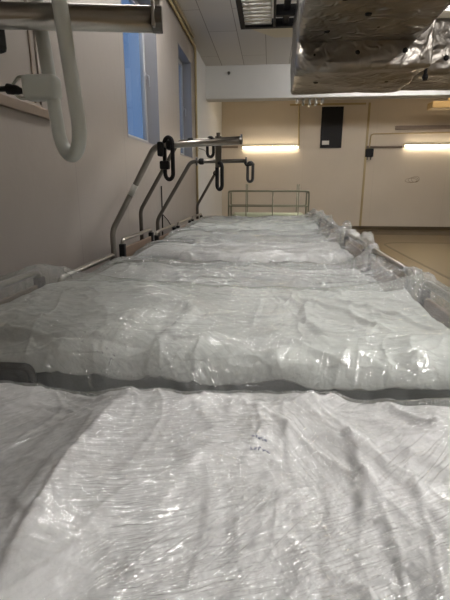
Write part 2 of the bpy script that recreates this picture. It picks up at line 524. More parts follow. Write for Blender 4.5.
tube_light(243, 298, 147.5, 'glowing tube light on the far wall above the wire trolley', 0)
tube_light(405, 468, 146, 'glowing tube light on the far wall at right edge', 0)

b = bmesh.new()
tube(b, round_path([at(213, 147, Y=yw - .02), at(238, 147, Y=yw - .02)], .05), .03, 10)
tag(obj('cable', b, 'brown_strip'), 'brown cable conduit leading to the left tube light', 'cable')
b = bmesh.new(); tube(b, [at(299, 105, Y=yw - .02), at(299, 146, Y=yw - .02)], .025, 10)
tag(obj('cable', b, 'conduit'), 'ochre conduit dropping from the beam to the left tube light', 'cable')
b = bmesh.new(); tube(b, [at(366.5, 147, Y=yw - .045), at(402, 147, Y=yw - .045)], .03, 10)
tag(obj('cable', b, 'brown_strip'), 'brown conduit running level into the right tube light', 'cable')
b = bmesh.new(); tube(b, round_path([at(369.5, 148, Y=yw - .09), at(371, 134, Y=yw - .02), at(470, 132, Y=yw - .02)], .1), .016, 8)
tag(obj('cable', b, 'conduit'), 'thin conduit bent over the black box on the far wall', 'cable')
p0 = at(395, 128, Y=yw); p1 = at(480, 127, Y=yw)
b = bmesh.new(); box(b, p0.x, p1.x, yw - .08, yw, p0.z - .05, p0.z + .05, .01)
tag(obj('cable_trunking', b, 'brown_strip'), 'brown cable trunking high above the right tube light', 'trunking')
p0 = at(365.5, 149, Y=yw); p1 = at(372.5, 157, Y=yw)
b = bmesh.new(); box(b, p0.x, p1.x, yw - .10, yw, p1.z, p0.z, .012)
for dx in (.06, .16): box(b, p0.x + dx - .012, p0.x + dx + .012, yw - .05, yw - .03, p1.z - .08, p1.z)
tag(obj('junction_box', b, 'black'), 'small black junction box beside the ochre joint strip', 'box')
# pencil scribble
b = bmesh.new()
for k in range(3):
    c = at(411 + k * 2.2, 180.5 - k * .6, Y=yw - .003)
    tube(b, [(c.x + math.cos(q) * (.17 - .03 * k), c.y, c.z + math.sin(q) * (.06 + .012 * k)) for q in np.linspace(0, 2 * PI, 20)[:-1]], .006, 4, closed=True)
tag(obj('scribble', b, 'pencil'), 'loose pencil scribble drawn on the far wall', 'drawing')
# pine batten under the ceiling at far right
p = at(430, 105, Y=12.4)
b = bmesh.new(); box(b, p.x, p.x + 1.6, 12.2, 12.6, p.z - .1, p.z + .06, .01)
box(b, p.x + .2, p.x + 1.8, 12.65, 12.95, p.z - .02, p.z + .1, .01)
for xx in (p.x + .4, p.x + 1.3): box(b, xx, xx + .04, 12.3, 12.34, p.z + .05, ZC - .003)
tag(obj('pine_board', b, 'pine'), 'pale pine boards hung under the ceiling at far right', 'board')
# short pipes clipped under the beam
for k in range(5):
    p = at(297 + k * 6.3, 103, Y=YB + .15)
    b = bmesh.new(); L_ = (.05, .09, .12, .10, .07)[k]
    tube(b, [(p.x, p.y, 3.13), (p.x, p.y, 3.13 - L_)], .028, 10); tube(b, [(p.x, p.y - .12, 3.125 - L_), (p.x, p.y + .12, 3.125 - L_)], .03, 10)
    tag(obj('pipe_clip', b, 'grey_metal', smooth=True), 'short pale pipe stub clipped under the beam', 'pipe', 'pipe stubs under the beam')
# hook in the beam
p = at(229, 73, Y=YB)
b = bmesh.new(); cyl(b, (p.x, YB - .02, p.z), (p.x, YB, p.z), .03, 12); tube(b, round_path([(p.x, YB - .02, p.z), (p.x, YB - .06, p.z), (p.x, YB - .06, p.z - .05)], .02), .01, 8)
tag(obj('hook', b, 'steel_dark'), 'tiny metal hook fixed in the white beam', 'hook')


# ------------------------------------------------------------------ foil duct
def crumpled_box(x0, x1, y0, y1, z0, z1, amp=.016, step=.06, seed=0, rnd=.05):
    bm = bmesh.new()
    nx, ny, nz = [max(2, int(abs(q) / step)) for q in (x1 - x0, y1 - y0, z1 - z0)]
    c = Vector(((x0 + x1) / 2, (y0 + y1) / 2, (z0 + z1) / 2)); h = Vector(((x1 - x0) / 2, (y1 - y0) / 2, (z1 - z0) / 2))
    cache = {}
    def V(p):
        k = tuple(round(q, 4) for q in p)
        if k in cache: return cache[k]
        v = Vector(p) - c
        inner = Vector([max(-h[i] + rnd, min(h[i] - rnd, v[i])) for i in range(3)])
        d = v - inner
        n = d.normalized() if d.length > 1e-6 else Vector((0, 0, 0))
        if d.length > rnd: d = n * rnd
        q = c + inner + d
        s = Vector((seed, seed * 2, 0))
        a = mnoise.noise(q * 2.2 + s) * 1.3 + mnoise.noise(q * 6 + s) * .6 + (.5 - abs(mnoise.noise(q * 9 + s))) * .5
        q = q + n * a * amp
        cache[k] = bm.verts.new(q)
        return cache[k]
    def face(fn, na, nb):
        for i in range(na):
            for j in range(nb):
                vs = [V(fn(i / na, j / nb)), V(fn((i + 1) / na, j / nb)), V(fn((i + 1) / na, (j + 1) / nb)), V(fn(i / na, (j + 1) / nb))]
                try: bm.faces.new(vs)
                except ValueError: pass
    lx = lambda t: x0 + (x1 - x0) * t; ly = lambda t: y0 + (y1 - y0) * t; lz = lambda t: z0 + (z1 - z0) * t
    face(lambda a, b: (lx(a), ly(b), z0), nx, ny); face(lambda a, b: (lx(a), ly(b), z1), nx, ny)
    face(lambda a, b: (lx(a), y0, lz(b)), nx, nz); face(lambda a, b: (lx(a), y1, lz(b)), nx, nz)
    face(lambda a, b: (x0, ly(a), lz(b)), ny, nz); face(lambda a, b: (x1, ly(a), lz(b)), ny, nz)
    return bm


DZ, DN = 2.455, 2.71
duct = empty('air_duct', (.85, 5.7, DZ), 'large foil-wrapped air duct hung under the ceiling at upper right', 'duct')
def dpart(name, bm, m, smooth=True):
    bmesh.ops.translate(bm, verts=bm.verts, vec=(-.85, -5.7, -DZ)); return obj(name, bm, m, duct, smooth)
dpart('near_section', crumpled_box(.24, 1.43, -1.5, 5.12, DN, 3.35, .018, .06, 1, .035), 'foil')
dpart('drop_section', crumpled_box(.24, 1.60, 5.02, 6.32, DZ, 3.30, .022, .04, 5, .03), 'foil')
dpart('side_section', crumpled_box(1.58, 6.5, 5.38, 6.30, DZ + .01, 3.02, .018, .06, 9, .035), 'foil')
pins = []
for (x, y) in ((.5, 4.7), (.95, 4.6), (1.25, 4.8), (.55, 3.95), (1.1, 3.9), (.8, 4.3)): pins.append(((x, y, DN - .005), (0, 0, -1)))
for x, z in ((.42, 2.58), (.85, 2.60), (1.32, 2.61)): pins.append(((x, 5.01, z), (0, -1, 0)))
for x, z in ((1.85, 2.62), (2.15, 2.62), (2.0, 2.88), (2.4, 2.8)): pins.append(((x, 5.37, z), (0, -1, 0)))
for x, y in ((.5, 5.6), (.9, 5.7), (1.3, 5.6)): pins.append(((x, y, DZ - .008), (0, 0, -1)))
for p, n in pins:
    b = bmesh.new(); n = Vector(n); p = Vector(p)
    tube(b, [p - n * .01, p + n * .004, p + n * .008], [.030, .024, .008], 12)
    dpart('insulation_pin', b, 'black')
# hanger rod beside the duct
b = bmesh.new(); p = at(424, 78, Y=5.25)
cyl(b, (p.x, 5.22, p.z), (p.x, 5.22, ZC), .017, 10)
tube(b, [(p.x, 5.22, p.z - .03), (p.x, 5.22, p.z - .005), (p.x, 5.22, p.z + .03)], [.022, .032, .022], 12)
tag(obj('hanger_rod', b, 'black'), 'thin dark hanger rod in front of the foil duct', 'rod')
# pale pipe above the side duct
b = bmesh.new(); tube(b, [(1.5, 6.6, 3.42), (7.0, 6.6, 3.42)], .05, 12)
for xx in (2.4, 4.4): box(b, xx, xx + .02, 6.59, 6.61, 3.46, ZC)
tag(obj('water_pipe', b, 'cream', smooth=True), 'pale pipe running above the foil duct at top right', 'pipe')

# ------------------------------------------------------------------ ventilation / tray unit at the ceiling
zt = 3.30
vu = empty('cable_tray', (0, 6.9, zt), 'dark slatted cable tray unit hanging under the ceiling left of the duct', 'cable tray')
def vp(name, bm, m, sm=False):
    bmesh.ops.translate(bm, verts=bm.verts, vec=(-.01, -.66, 0))
    bmesh.ops.translate(bm, verts=bm.verts, vec=(0, -6.9, -zt)); return obj(name, bm, m, vu, sm)
b = bmesh.new(); box(b, -.43, -.37, 6.0, 7.15, zt, zt + .13, .006); vp('side_rail', b, 'black')
for k in range(7): 
    b2 = bmesh.new(); box(b2, -.437, -.43, 6.15 + k * .14, 6.20 + k * .14, zt + .04, zt + .09); vp('rail_slot', b2, 'grey_metal')
b = bmesh.new(); box(b, -.37, .30, 7.08, 7.15, zt, zt + .10, .006); vp('end_rail', b, 'black')
for k in range(9):
    b = bmesh.new(); y = 6.05 + k * .12; box(b, -.37, -.02, y, y + .045, zt + .02, zt + .045, .004, 1); vp('rung', b, 'grey_metal')
b = bmesh.new()
for x in (-.3, -.2, -.12, -.05): tube(b, [(x, 6.0, zt + .06), (x + .01, 7.1, zt + .06)], .014, 8)
vp('cables', b, 'cream', True)
b = bmesh.new(); box(b, .0, .03, 6.0, 7.1, zt - .01, zt + .12, .004); box(b, .03, .33, 6.62, 6.70, zt - .02, zt + .1, .01); box(b, .12, .2, 6.0, 7.1, zt + .03, zt + .1, .01)
vp('bracket', b, 'black')
b = bmesh.new()
pts = [(-.36, 7.17), (.30, 7.17), (.30, 7.62), (.02, 7.62)]
lo = [b.verts.new((x, y, zt + .03)) for x, y in pts]; hi = [b.verts.new((x, y, zt + .10)) for x, y in pts]
b.faces.new(lo); b.faces.new(hi[::-1])
for i in range(4): b.faces.new((lo[i], lo[(i + 1) % 4], hi[(i + 1) % 4], hi[i]))
vp('cover_plate', b, 'cream')
for (x, y) in ((-.4, 6.3), (-.4, 7.1), (.015, 6.3), (.015, 7.05)):
    b = bmesh.new(); cyl(b, (x, y, zt + .08), (x, y, ZC), .008, 8); vp('hanger', b, 'grey_metal')


# ------------------------------------------------------------------ hospital beds
PIT = 1.13
HX, FX = -1.20, .76            # head board and foot board planes
ZM = .655                       # mattress top
MP = .46                        # half width of a mattress

def board(parent, name, x, top, wood=True):
    s = 1 if x > 0 else -1
    bm = bmesh.new()
    tube(bm, round_path([(x, -.45, .30), (x, -.45, top), (x, .45, top), (x, .45, .30)], .05), .017, 12)
    cyl(bm, (x, -.45, .42), (x, .45, .42), .014, 10)
    f = obj(name, bm, 'steel', parent, True)
    bm = bmesh.new(); box(bm, x - .010, x + .010, -.415, .415, .46, top - .065, .006)
    q = obj('panel', bm, 'wood', f)
    for sy in (-1, 1):
        bm = bmesh.new(); box(bm, x - .024, x + .024, sy * .45 - .024, sy * .45 + .024, .46, top - .03, .008); obj('corner_post', bm, 'black', f)
    return f


def caster(parent, x, y):
    bm = bmesh.new(); cyl(bm, (x, y, .13), (x, y, .30), .016, 12); box(bm, x - .045, x + .03, y - .028, y + .028, .115, .15, .01)
    for s in (-1, 1): box(bm, x - .03, x + .02, y + s * .024 - .003, y + s * .024 + .003, .05, .13, .001, 1)
    c = obj('caster', bm, 'frame_grey', parent)
    bm = bmesh.new(); tube(bm, [(x - .01, y - .018, .063), (x - .01, y - .01, .063), (x - .01, y + .01, .063), (x - .01, y + .018, .063)], [.050, .0625, .0625, .050], 20)
    obj('wheel', bm, 'rubber', c, True)


def grip(parent, c, rotz, L, wdt, r, m, strap=None, tilt=0):
    """closed loop handle: long narrow ring hanging round the bar"""
    pts = []
    h = L / 2 - wdt / 2
    for k in range(13):
        q = PI * k / 12; pts.append(Vector((math.cos(q) * wdt / 2, 0, h + math.sin(q) * wdt / 2)))
    for k in range(13):
        q = PI + PI * k / 12; pts.append(Vector((math.cos(q) * wdt / 2, 0, -h + math.sin(q) * wdt / 2)))
    R = Matrix.Rotation(tilt, 4, 'Y') @ Matrix.Rotation(rotz, 4, 'Z')
    bm = bmesh.new(); tube(bm, [R @ p + Vector(c) for p in pts], r, 14, closed=True, flat=1.0)
    return obj('grip_handle', bm, m, parent, True)


def lifting_pole(parent, oy, base, bend_z, top, end, r=.019, hm='steel_dark', flange=False, sticker=False):
    """bent steel pole; coordinates in room space, oy = bed centre"""
    X0, Y0 = base
    o = Vector((0, oy, 0))
    pts = [Vector((X0, Y0, .32)), Vector((X0, Y0, bend_z)), Vector(top), Vector(end)]
    pts = [p - o for p in pts]
    bm = bmesh.new(); tube(bm, round_path(pts, .05, 8), r, 16)
    p = obj('lifting_pole', bm, hm, parent, True)
    a, b = pts[2], pts[3]; d = (b - a).normalized()
    bm = bmesh.new(); cyl(bm, b - d * .004, b + d * .012, r * (1.9 if flange else 1.03), 18); obj('end_cap', bm, 'handle_dark' if flange else 'steel_dark', p)
    # socket at the bed corner
    bm = bmesh.new(); cyl(bm, pts[0] + Vector((0, 0, .0)), pts[0] + Vector((0, 0, .17)), r * 1.35, 16); obj('socket', bm, 'frame_grey', p, True)
    # black sleeve where the arm starts
    s0 = a + d * .09
    bm = bmesh.new(); tube(bm, [s0, s0 + d * .012, s0 + d * .04, s0 + d * .052], [r * 1.35, r * 1.6, r * 1.6, r * 1.35], 18); obj('sleeve', bm, 'black', p, True)
    if sticker:
        v = pts[2] - pts[1]; m0 = pts[1] + v * .44; m1 = pts[1] + v * .56
        bm = bmesh.new(); tube(bm, [m0, m1], r * 1.04, 16); q = obj('sticker', bm, 'sticker', p, True); q['label'] = 'white rating sticker'
    return p, a, b, d


names = ['nearest', 'second', 'third', 'fourth', 'fifth', 'sixth', 'last']
BLAB = ['hospital bed in the foreground under a steel arm with a grey-white loop',
        'hospital bed second from the camera, head and foot boards under film',
        'hospital bed third from the camera, carrying the nearest dark steel lifting pole',
        'hospital bed fourth from the camera, chrome head rail bare against the wall',
        'hospital bed fifth from the camera, lifting pole bent low by its near corner',
        'hospital bed sixth from the camera, the one without pole before the last',
        'hospital bed farthest away, standing in front of the wire trolley']
beds = []
for k in range(7):
    yc = (.60, 1.68, 2.80, 3.92, 5.04, 6.16, 7.28)[k]
    b = empty('hospital_bed', (0, yc, 0), BLAB[k], 'bed', 'hospital beds parked side by side')
    beds.append(b)
    # frame
    bm = bmesh.new()
    for s in (-1, 1): box(bm, HX + .03, FX - .03, s * .43 - .015, s * .43 + .015, .43, .49, .004)
    for x in (HX + .05, -.7, -.2, .3, FX - .05): box(bm, x - .02, x + .02, -.415, .415, .44, .48, .004)
    box(bm, HX + .08, FX - .08, -.40, .40, .488, .50)
    obj('frame', bm, 'frame_grey', b)
    bm = bmesh.new()
    for s in (-1, 1):
        box(bm, HX + .12, FX - .12, s * .34 - .02, s * .34 + .02, .25, .30, .004)
        for x in (-.75, .3): box(bm, x - .02, x + .02, s * .34 - .015, s * .34 + .015, .29, .44, .003)
    for x in (HX + .14, FX - .14): box(bm, x - .02, x + .02, -.36, .36, .25, .30, .004)
    obj('undercarriage', bm, 'frame_grey', b)
    for x in (HX + .14, FX - .14):
        for s in (-1, 1): caster(b, x, s * .34)
    board(b, 'headboard', HX, .775 if k == 2 else (.862 if k in (0, 1, 3) else .81))
    board(b, 'footboard', FX, .845)
    bm = bmesh.new(); box(bm, HX + .05, FX - .04, -MP + .02, MP - .02, .503, ZM + (.07 if k == 1 else 0), .035, 4); obj('mattress', bm, 'mattress', b, True)
    if k in (0, 1, 3):
        bm = bmesh.new(); z = .745 if k == 1 else .60; xe = -.735 if k == 1 else -.3; yy = -.482 if k == 1 else -.505
        tube(bm, round_path([(-1.12, yy, z), (xe, yy, z), (xe, yy, z - .075), (-1.12, yy, z - .075), (-1.12, yy, z - .02)], .03), .013, 10)
        box(bm, -1.10, xe - .01, yy - .006, yy + .006, z - .065, z - .010, .003)
        for x in (-1.05, -.78): box(bm, x - .012, x + .012, yy - .010, -.44, .44, .50, .003); box(bm, x - .012, x + .012, yy - .008, yy + .008, .44, z - .06, .003)
        obj('side_rail', bm, 'black', b, True)

# --- lifting poles
# foreground bed: arm crosses the top left of the picture
by = beds[0].location.y
p, a, bb, d = lifting_pole(beds[0], by, (-1.26, .62), .98, (-.86, .684, 1.566), (-.197, .80, 1.566), .0195, 'steel')
bm = bmesh.new(); box(bm, -.492, -.449, .755 - by - .03, .755 - by + .03, 1.515, 1.62, .01); obj('clamp', bm, 'black', p)
g = grip(p, (-.360, .770 - by, 1.512), math.radians(-46), .325, .102, .0118, 'handle_white', tilt=math.radians(-5))
g['label'] = 'grey-white plastic loop'
bm = bmesh.new(); box(bm, -.440, -.376, .788 - by, .822 - by, 1.446, 1.488, .010, 3); q = obj('cord_block', bm, 'handle_white', p, True)
bm = bmesh.new()
tube(bm, round_path([(-.436, .80 - by, 1.482), (-.445, .80 - by, 1.486), (-.462, .80 - by, 1.470), (-.452, .80 - by, 1.450), (-.436, .80 - by, 1.449)], .012), .0028, 8)
obj('cord', bm, 'handle_white', p, True)
bm = bmesh.new(); tube(bm, [(-.440, .80 - by, 1.461), (-.452, .80 - by, 1.463), (-.470, .80 - by, 1.466), (-.472, .80 - by, 1.466), (-.50, .80 - by, 1.465)], [.003, .008, .009, .005, .004], 10); obj('buckle', bm, 'black', p, True)

bm = bmesh.new(); box(bm, -.199, -.193, .80 - by - .021,   .80 - by + .021, 1.550, 1.605, .002); obj('end_plate', bm, 'steel', p)
# third bed
by = beds[2].location.y
p, a, bb, d = lifting_pole(beds[2], by, (-1.215, 3.305), .955, (-.84, 3.27, 1.575), (-.215, 3.24, 1.60), .0225, 'steel', sticker=True)
g = grip(p, (-.735, 3.24 - by, 1.485), math.radians(-35), .29, .085, .015, 'black')
bm = bmesh.new(); box(bm, -.81, -.77, 3.20 - by, 3.28 - by, 1.50, 1.60, .01); box(bm, -.80, -.73, 3.215 - by, 3.265 - by, 1.41, 1.47, .01); obj('clamp', bm, 'black', p)
# fourth bed
by = beds[3].location.y
p, a, bb, d = lifting_pole(beds[3], by, (-1.255, 4.22), 1.06, (-.86, 4.22, 1.69), (-.275, 4.22, 1.715), .019, flange=True)
bm = bmesh.new(); box(bm, -.515, -.455, 4.215 - by, 4.225 - by, 1.46, 1.735, .004); cyl(bm, (-.485, 4.22 - by, 1.72), (-.485, 4.22 - by, 1.765), .018, 10); obj('strap', bm, 'steel_dark', p)
g = grip(p, (-.475, 4.22 - by, 1.38), math.radians(-50), .24, .085, .018, 'black')
g = grip(p, (-.56, 4.22 - by, 1.64), math.radians(-30), .17, .07, .014, 'black')
# fifth bed
by = beds[4].location.y
p, a, bb, d = lifting_pole(beds[4], by, (-1.255, 4.86), .92, (-.86, 4.86, 1.545), (-.265, 4.86, 1.55), .0205, flange=True)
bm = bmesh.new(); cyl(bm, (-.80, 4.86 - by, 1.5475), (-.788, 4.86 - by, 1.5475), .045, 18); obj('collar', bm, 'handle_dark', p)
bm = bmesh.new(); tube(bm, round_path([(-.28, 4.86 - by, 1.545), (-.26, 4.86 - by, 1.50), (-.17, 4.86 - by, 1.515)], .02), .010, 8); obj('strap', bm, 'black', p, True)
g = grip(p, (-.215, 4.86 - by, 1.435), math.radians(-35), .20, .07, .016, 'handle_dark')
# last bed
by = beds[6].location.y
p, a, bb, d = lifting_pole(beds[6], by, (-1.255, 7.66), .96, (-.95, 7.66, 1.47), (-.84, 7.22, 1.57), .023)



# ------------------------------------------------------------------ linen and film
def W(px, py): 
    v = at(px, py, z=.768); return (v.x, v.y)

def pillow_h(x, y, cx, cy, lx, ly, h):
    u = np.abs((x - cx) / lx); v = np.abs((y - cy) / ly)
    d = np.clip(1 - u ** 3.2, 0, 1) * np.clip(1 - v ** 3.2, 0, 1)
    return h * d ** .55


def duvet(k, yc):
    x0, x1 = (-1.12, .68) if k < 2 else (-.74 + .05 * math.sin(k * 2.1), .68)
    hw = .475
    nx, ny = (430, 250) if k < 2 else (200, 110)
    # profile over the edges: flat, round over, hang
    def prof(s, lim, r=(.05 if k == 0 else .085), drop=.11):
        inner = lim - r; a = np.abs(s); sg = np.sign(s)
        arc = r * PI / 2
        p = np.where(a <= inner, a, np.where(a < inner + arc, inner + r * np.sin(np.clip((a - inner) / r, 0, PI / 2)), lim))
        z = np.where(a <= inner, 0, np.where(a < inner + arc, r * (1 - np.cos(np.clip((a - inner) / r, 0, PI / 2))), r + (a - inner - arc)))
        return p * sg, z
    dropy = .10 if k != 1 else .045
    v = np.linspace(-(hw + dropy), hw + dropy, ny)
    u = np.linspace(x0, x1 + .02, nx)
    U, V_ = np.meshgrid(u, v, indexing='ij')
    y, dz = prof(V_, hw)
    X = U.copy()
    Y = y + .006 * vnoise(U * 9 + k * 7, V_ * 3) * (dz > .02)
    gy = y + yc
    s = k * 5.3
    z = np.full(X.shape, ZM + .055 + (.028, .075, -.02, .02, 0, .02, .015)[k])
    w_ = (1.0, .7, 1.5, 1.5, 1.5, 1.5, 1.5)[k]
    z += .018 * fbm(X * 2.0 + s, gy * 2.4 - s, 3)
    z += .019 * w_ * ridged(X, gy, 1.2, 5.5, .45 + .3 * math.sin(k * 3.), .6, s)
    z += .013 * w_ * ridged(X, gy, 1.6, 8.0, 2.2 + .4 * math.cos(k * 1.7), .6, s + 4)
    if k < 2: z += .009 * ridged(X, gy, 2.2, 9, 1.35, .9, s + 20) + .008 * ridged(X, gy, 2.4, 10, .35, .9, s + 23)
    z += .005 * ridged(X, gy, 3, 15, 1.1, .7, s + 2) + .004 * ridged(X, gy, 6, 20, .3, .5, s + 7) + .003 * ridged(X, gy, 5, 24, 2.6, .5, s + 9)
    if k == 0:
        folds = [([W(124, 402), W(70, 480), W(5, 590)], .020, .036), ([W(108, 412), W(60, 462), W(20, 520)], .016, .026),
                 ([W(345, 432), W(357, 452), W(363, 500), W(362, 590)], .012, .018), ([W(357, 452), W(335, 440), W(322, 425)], .010, .012),
                 ([W(283, 410), W(291, 470)], .009, .010), ([W(325, 478), W(330, 520), W(327, 580)], .010, .010),
                 ([W(365, 455), W(420, 500), W(470, 560)], .012, .012), ([W(365, 445), W(430, 460)], .010, .010),
                 ([W(300, 600), W(312, 560), W(290, 540)], .014, .016), ([W(150, 560), W(165, 500), W(215, 440)], .012, .010),
                 ([W(210, 470), W(205, 540), W(190, 590)], .010, .010), ([W(240, 500), W(235, 560)], .010, .010),
                 ([W(400, 410), W(440, 435)], .012, .010), ([W(380, 520), W(430, 590)], .014, .014),
                 ([W(255, 405), W(262, 430), W(240, 470)], .008, .008), ([W(190, 400), W(215, 430)], .010, .009)]
        for f in folds: z += fold(X, gy, f[0], f[1] * 1.25, f[2])
        # the turned-up edge of the upper sheet
        ex = W(100, 388)[0]
        z += .014 / (1 + np.exp(-(X - ex - .10 * (gy - 1.0) + .015 * vnoise(gy * 9, X * 0)) / .006))
    elif k == 1:
        folds = [([(-.35, 1.30), (-.28, 1.62), (-.42, 1.80)], .016, .030), ([(-.42, 1.80), (-.62, 1.74)], .02, .02),
                 ([(.05, 2.0), (.16, 1.8), (.14, 1.62), (.20, 1.45)], .02, .020), ([(.12, 1.95), (.32, 1.75), (.42, 1.5)], .016, .018),
                 ([(.25, 2.0), (.5, 1.75), (.62, 1.5)], .016, .016), ([(-.05, 1.5), (-.02, 1.9)], .01, .01),
                 ([(-.60, 1.42), (.0, 1.33), (.6, 1.36)], .02, .012)]
        for f in folds: z += fold(X, gy, f[0], f[1], f[2] * 1.1)
    z += pillow_h(X, y, -.74, 0, .36, .40, .06) if k == 1 else 0
    # sag to the foot end, lift of the cover over the feet end
    Z = z - dz - .045 * (np.clip((U - x1 + .04) / .06, 0, 1) ** 2)
    # head end edge thinning down on the pillow
    if k > 1: Z -= .02 * np.clip((x0 + .04 - U) / .04, 0, 1) ** 2
    me = grid_mesh('duvet', X, Y, Z)
    DL = ['striped white duvet filling the foreground, long diagonal fold at its left', 'white duvet on the second bed, pillow bulge at left',
          'white duvet on the third bed, seen as a low strip under film', 'white duvet on the fourth bed, before the tall film peak',
          'white duvet on the fifth bed under crumpled film', 'white duvet on the sixth bed from the camera',
          'white duvet on the farthest bed, next to the wire trolley']
    o = obj('duvet', me, 'cloth' if k == 0 else 'cloth_plain'); o.location = (0, yc, 0)
    tag(o, DL[k], 'duvet', 'white duvets on the beds')
    m = o.modifiers.new('thickness', 'SOLIDIFY'); m.thickness = .012; m.offset = -1
    if k == 0:
        # faded laundry stamp
        bm = bmesh.new(); rr = random.Random(3)
        for row, (pxa, pxb, py) in enumerate(((252, 268, 444), (250, 271, 453))):
            n = 26
            path = []
            for i in range(n):
                q = W(pxa + (pxb - pxa) * i / (n - 1), py + rr.uniform(-1.6, 1.6))
                iu = int(np.clip((q[0] - u[0]) / (u[1] - u[0]), 0, nx - 1)); iv = int(np.argmin(np.abs(y[0] + yc - q[1])))
                path.append((q[0], q[1] - yc, Z[iu, iv] + .002))
            for a in range(0, n - 4, 5): tube(bm, path[a:a + 4], .0013, 5)
        q = obj('laundry_stamp', bm, 'ink', o); q['label'] = 'faded blue laundry stamp'
    if k > 1: pillow(k, yc)
    return u, y[0], Z


def pillow(k, yc):
    n = 60; lx, ly, h = .235, .36, .075
    cx = -.905
    u = np.linspace(-1, 1, n); U, V_ = np.meshgrid(u, u, indexing='ij')
    bm = bmesh.new()
    def surf(sign):
        d = (np.clip(1 - np.abs(U) ** 2.6, 0, 1) * np.clip(1 - np.abs(V_) ** 2.6, 0, 1)) ** .5
        # pinched corners
        px = cx + U * lx * (1 - .06 * (1 - np.abs(V_) ** 2)); py = V_ * ly * (1 - .05 * (1 - np.abs(U) ** 2))
        z = ZM + .047 + (.008 * fbm(px * 7 + k * 3, py * 7, 3) + .008 * ridged(px, py, 3, 9, .5 + k, .5, k)) * d + sign * h * (.9 if sign > 0 else .6) * d
        return px, py, z
    a = surf(1); b = surf(-1)
    va = [[bm.verts.new((a[0][i, j], a[1][i, j], a[2][i, j])) for j in range(n)] for i in range(n)]
    vb = [[bm.verts.new((b[0][i, j], b[1][i, j], b[2][i, j])) if 0 < i < n - 1 and 0 < j < n - 1 else va[i][j] for j in range(n)] for i in range(n)]
    for i in range(n - 1):
        for j in range(n - 1):
            bm.faces.new((va[i][j], va[i + 1][j], va[i + 1][j + 1], va[i][j + 1]))
            f = [vb[i][j], vb[i][j + 1], vb[i + 1][j + 1], vb[i + 1][j]]
            try: bm.faces.new(f)
            except ValueError: pass
    PL = ['', 'white pillow at the wall end of the second bed', 'white pillow at the wall end of the third bed, beside the nearest dark pole',
          'white pillow on the fourth bed, bluish in the window light', 'white pillow on the fifth bed by the left wall',
          'white pillow on the sixth bed by the left wall', 'white pillow on the farthest bed at the pole foot']
    o = obj('pillow', bm, 'cloth_plain', smooth=True); o.location = (0, yc, 0)
    tag(o, PL[k], 'pillow', 'white pillows on the beds')


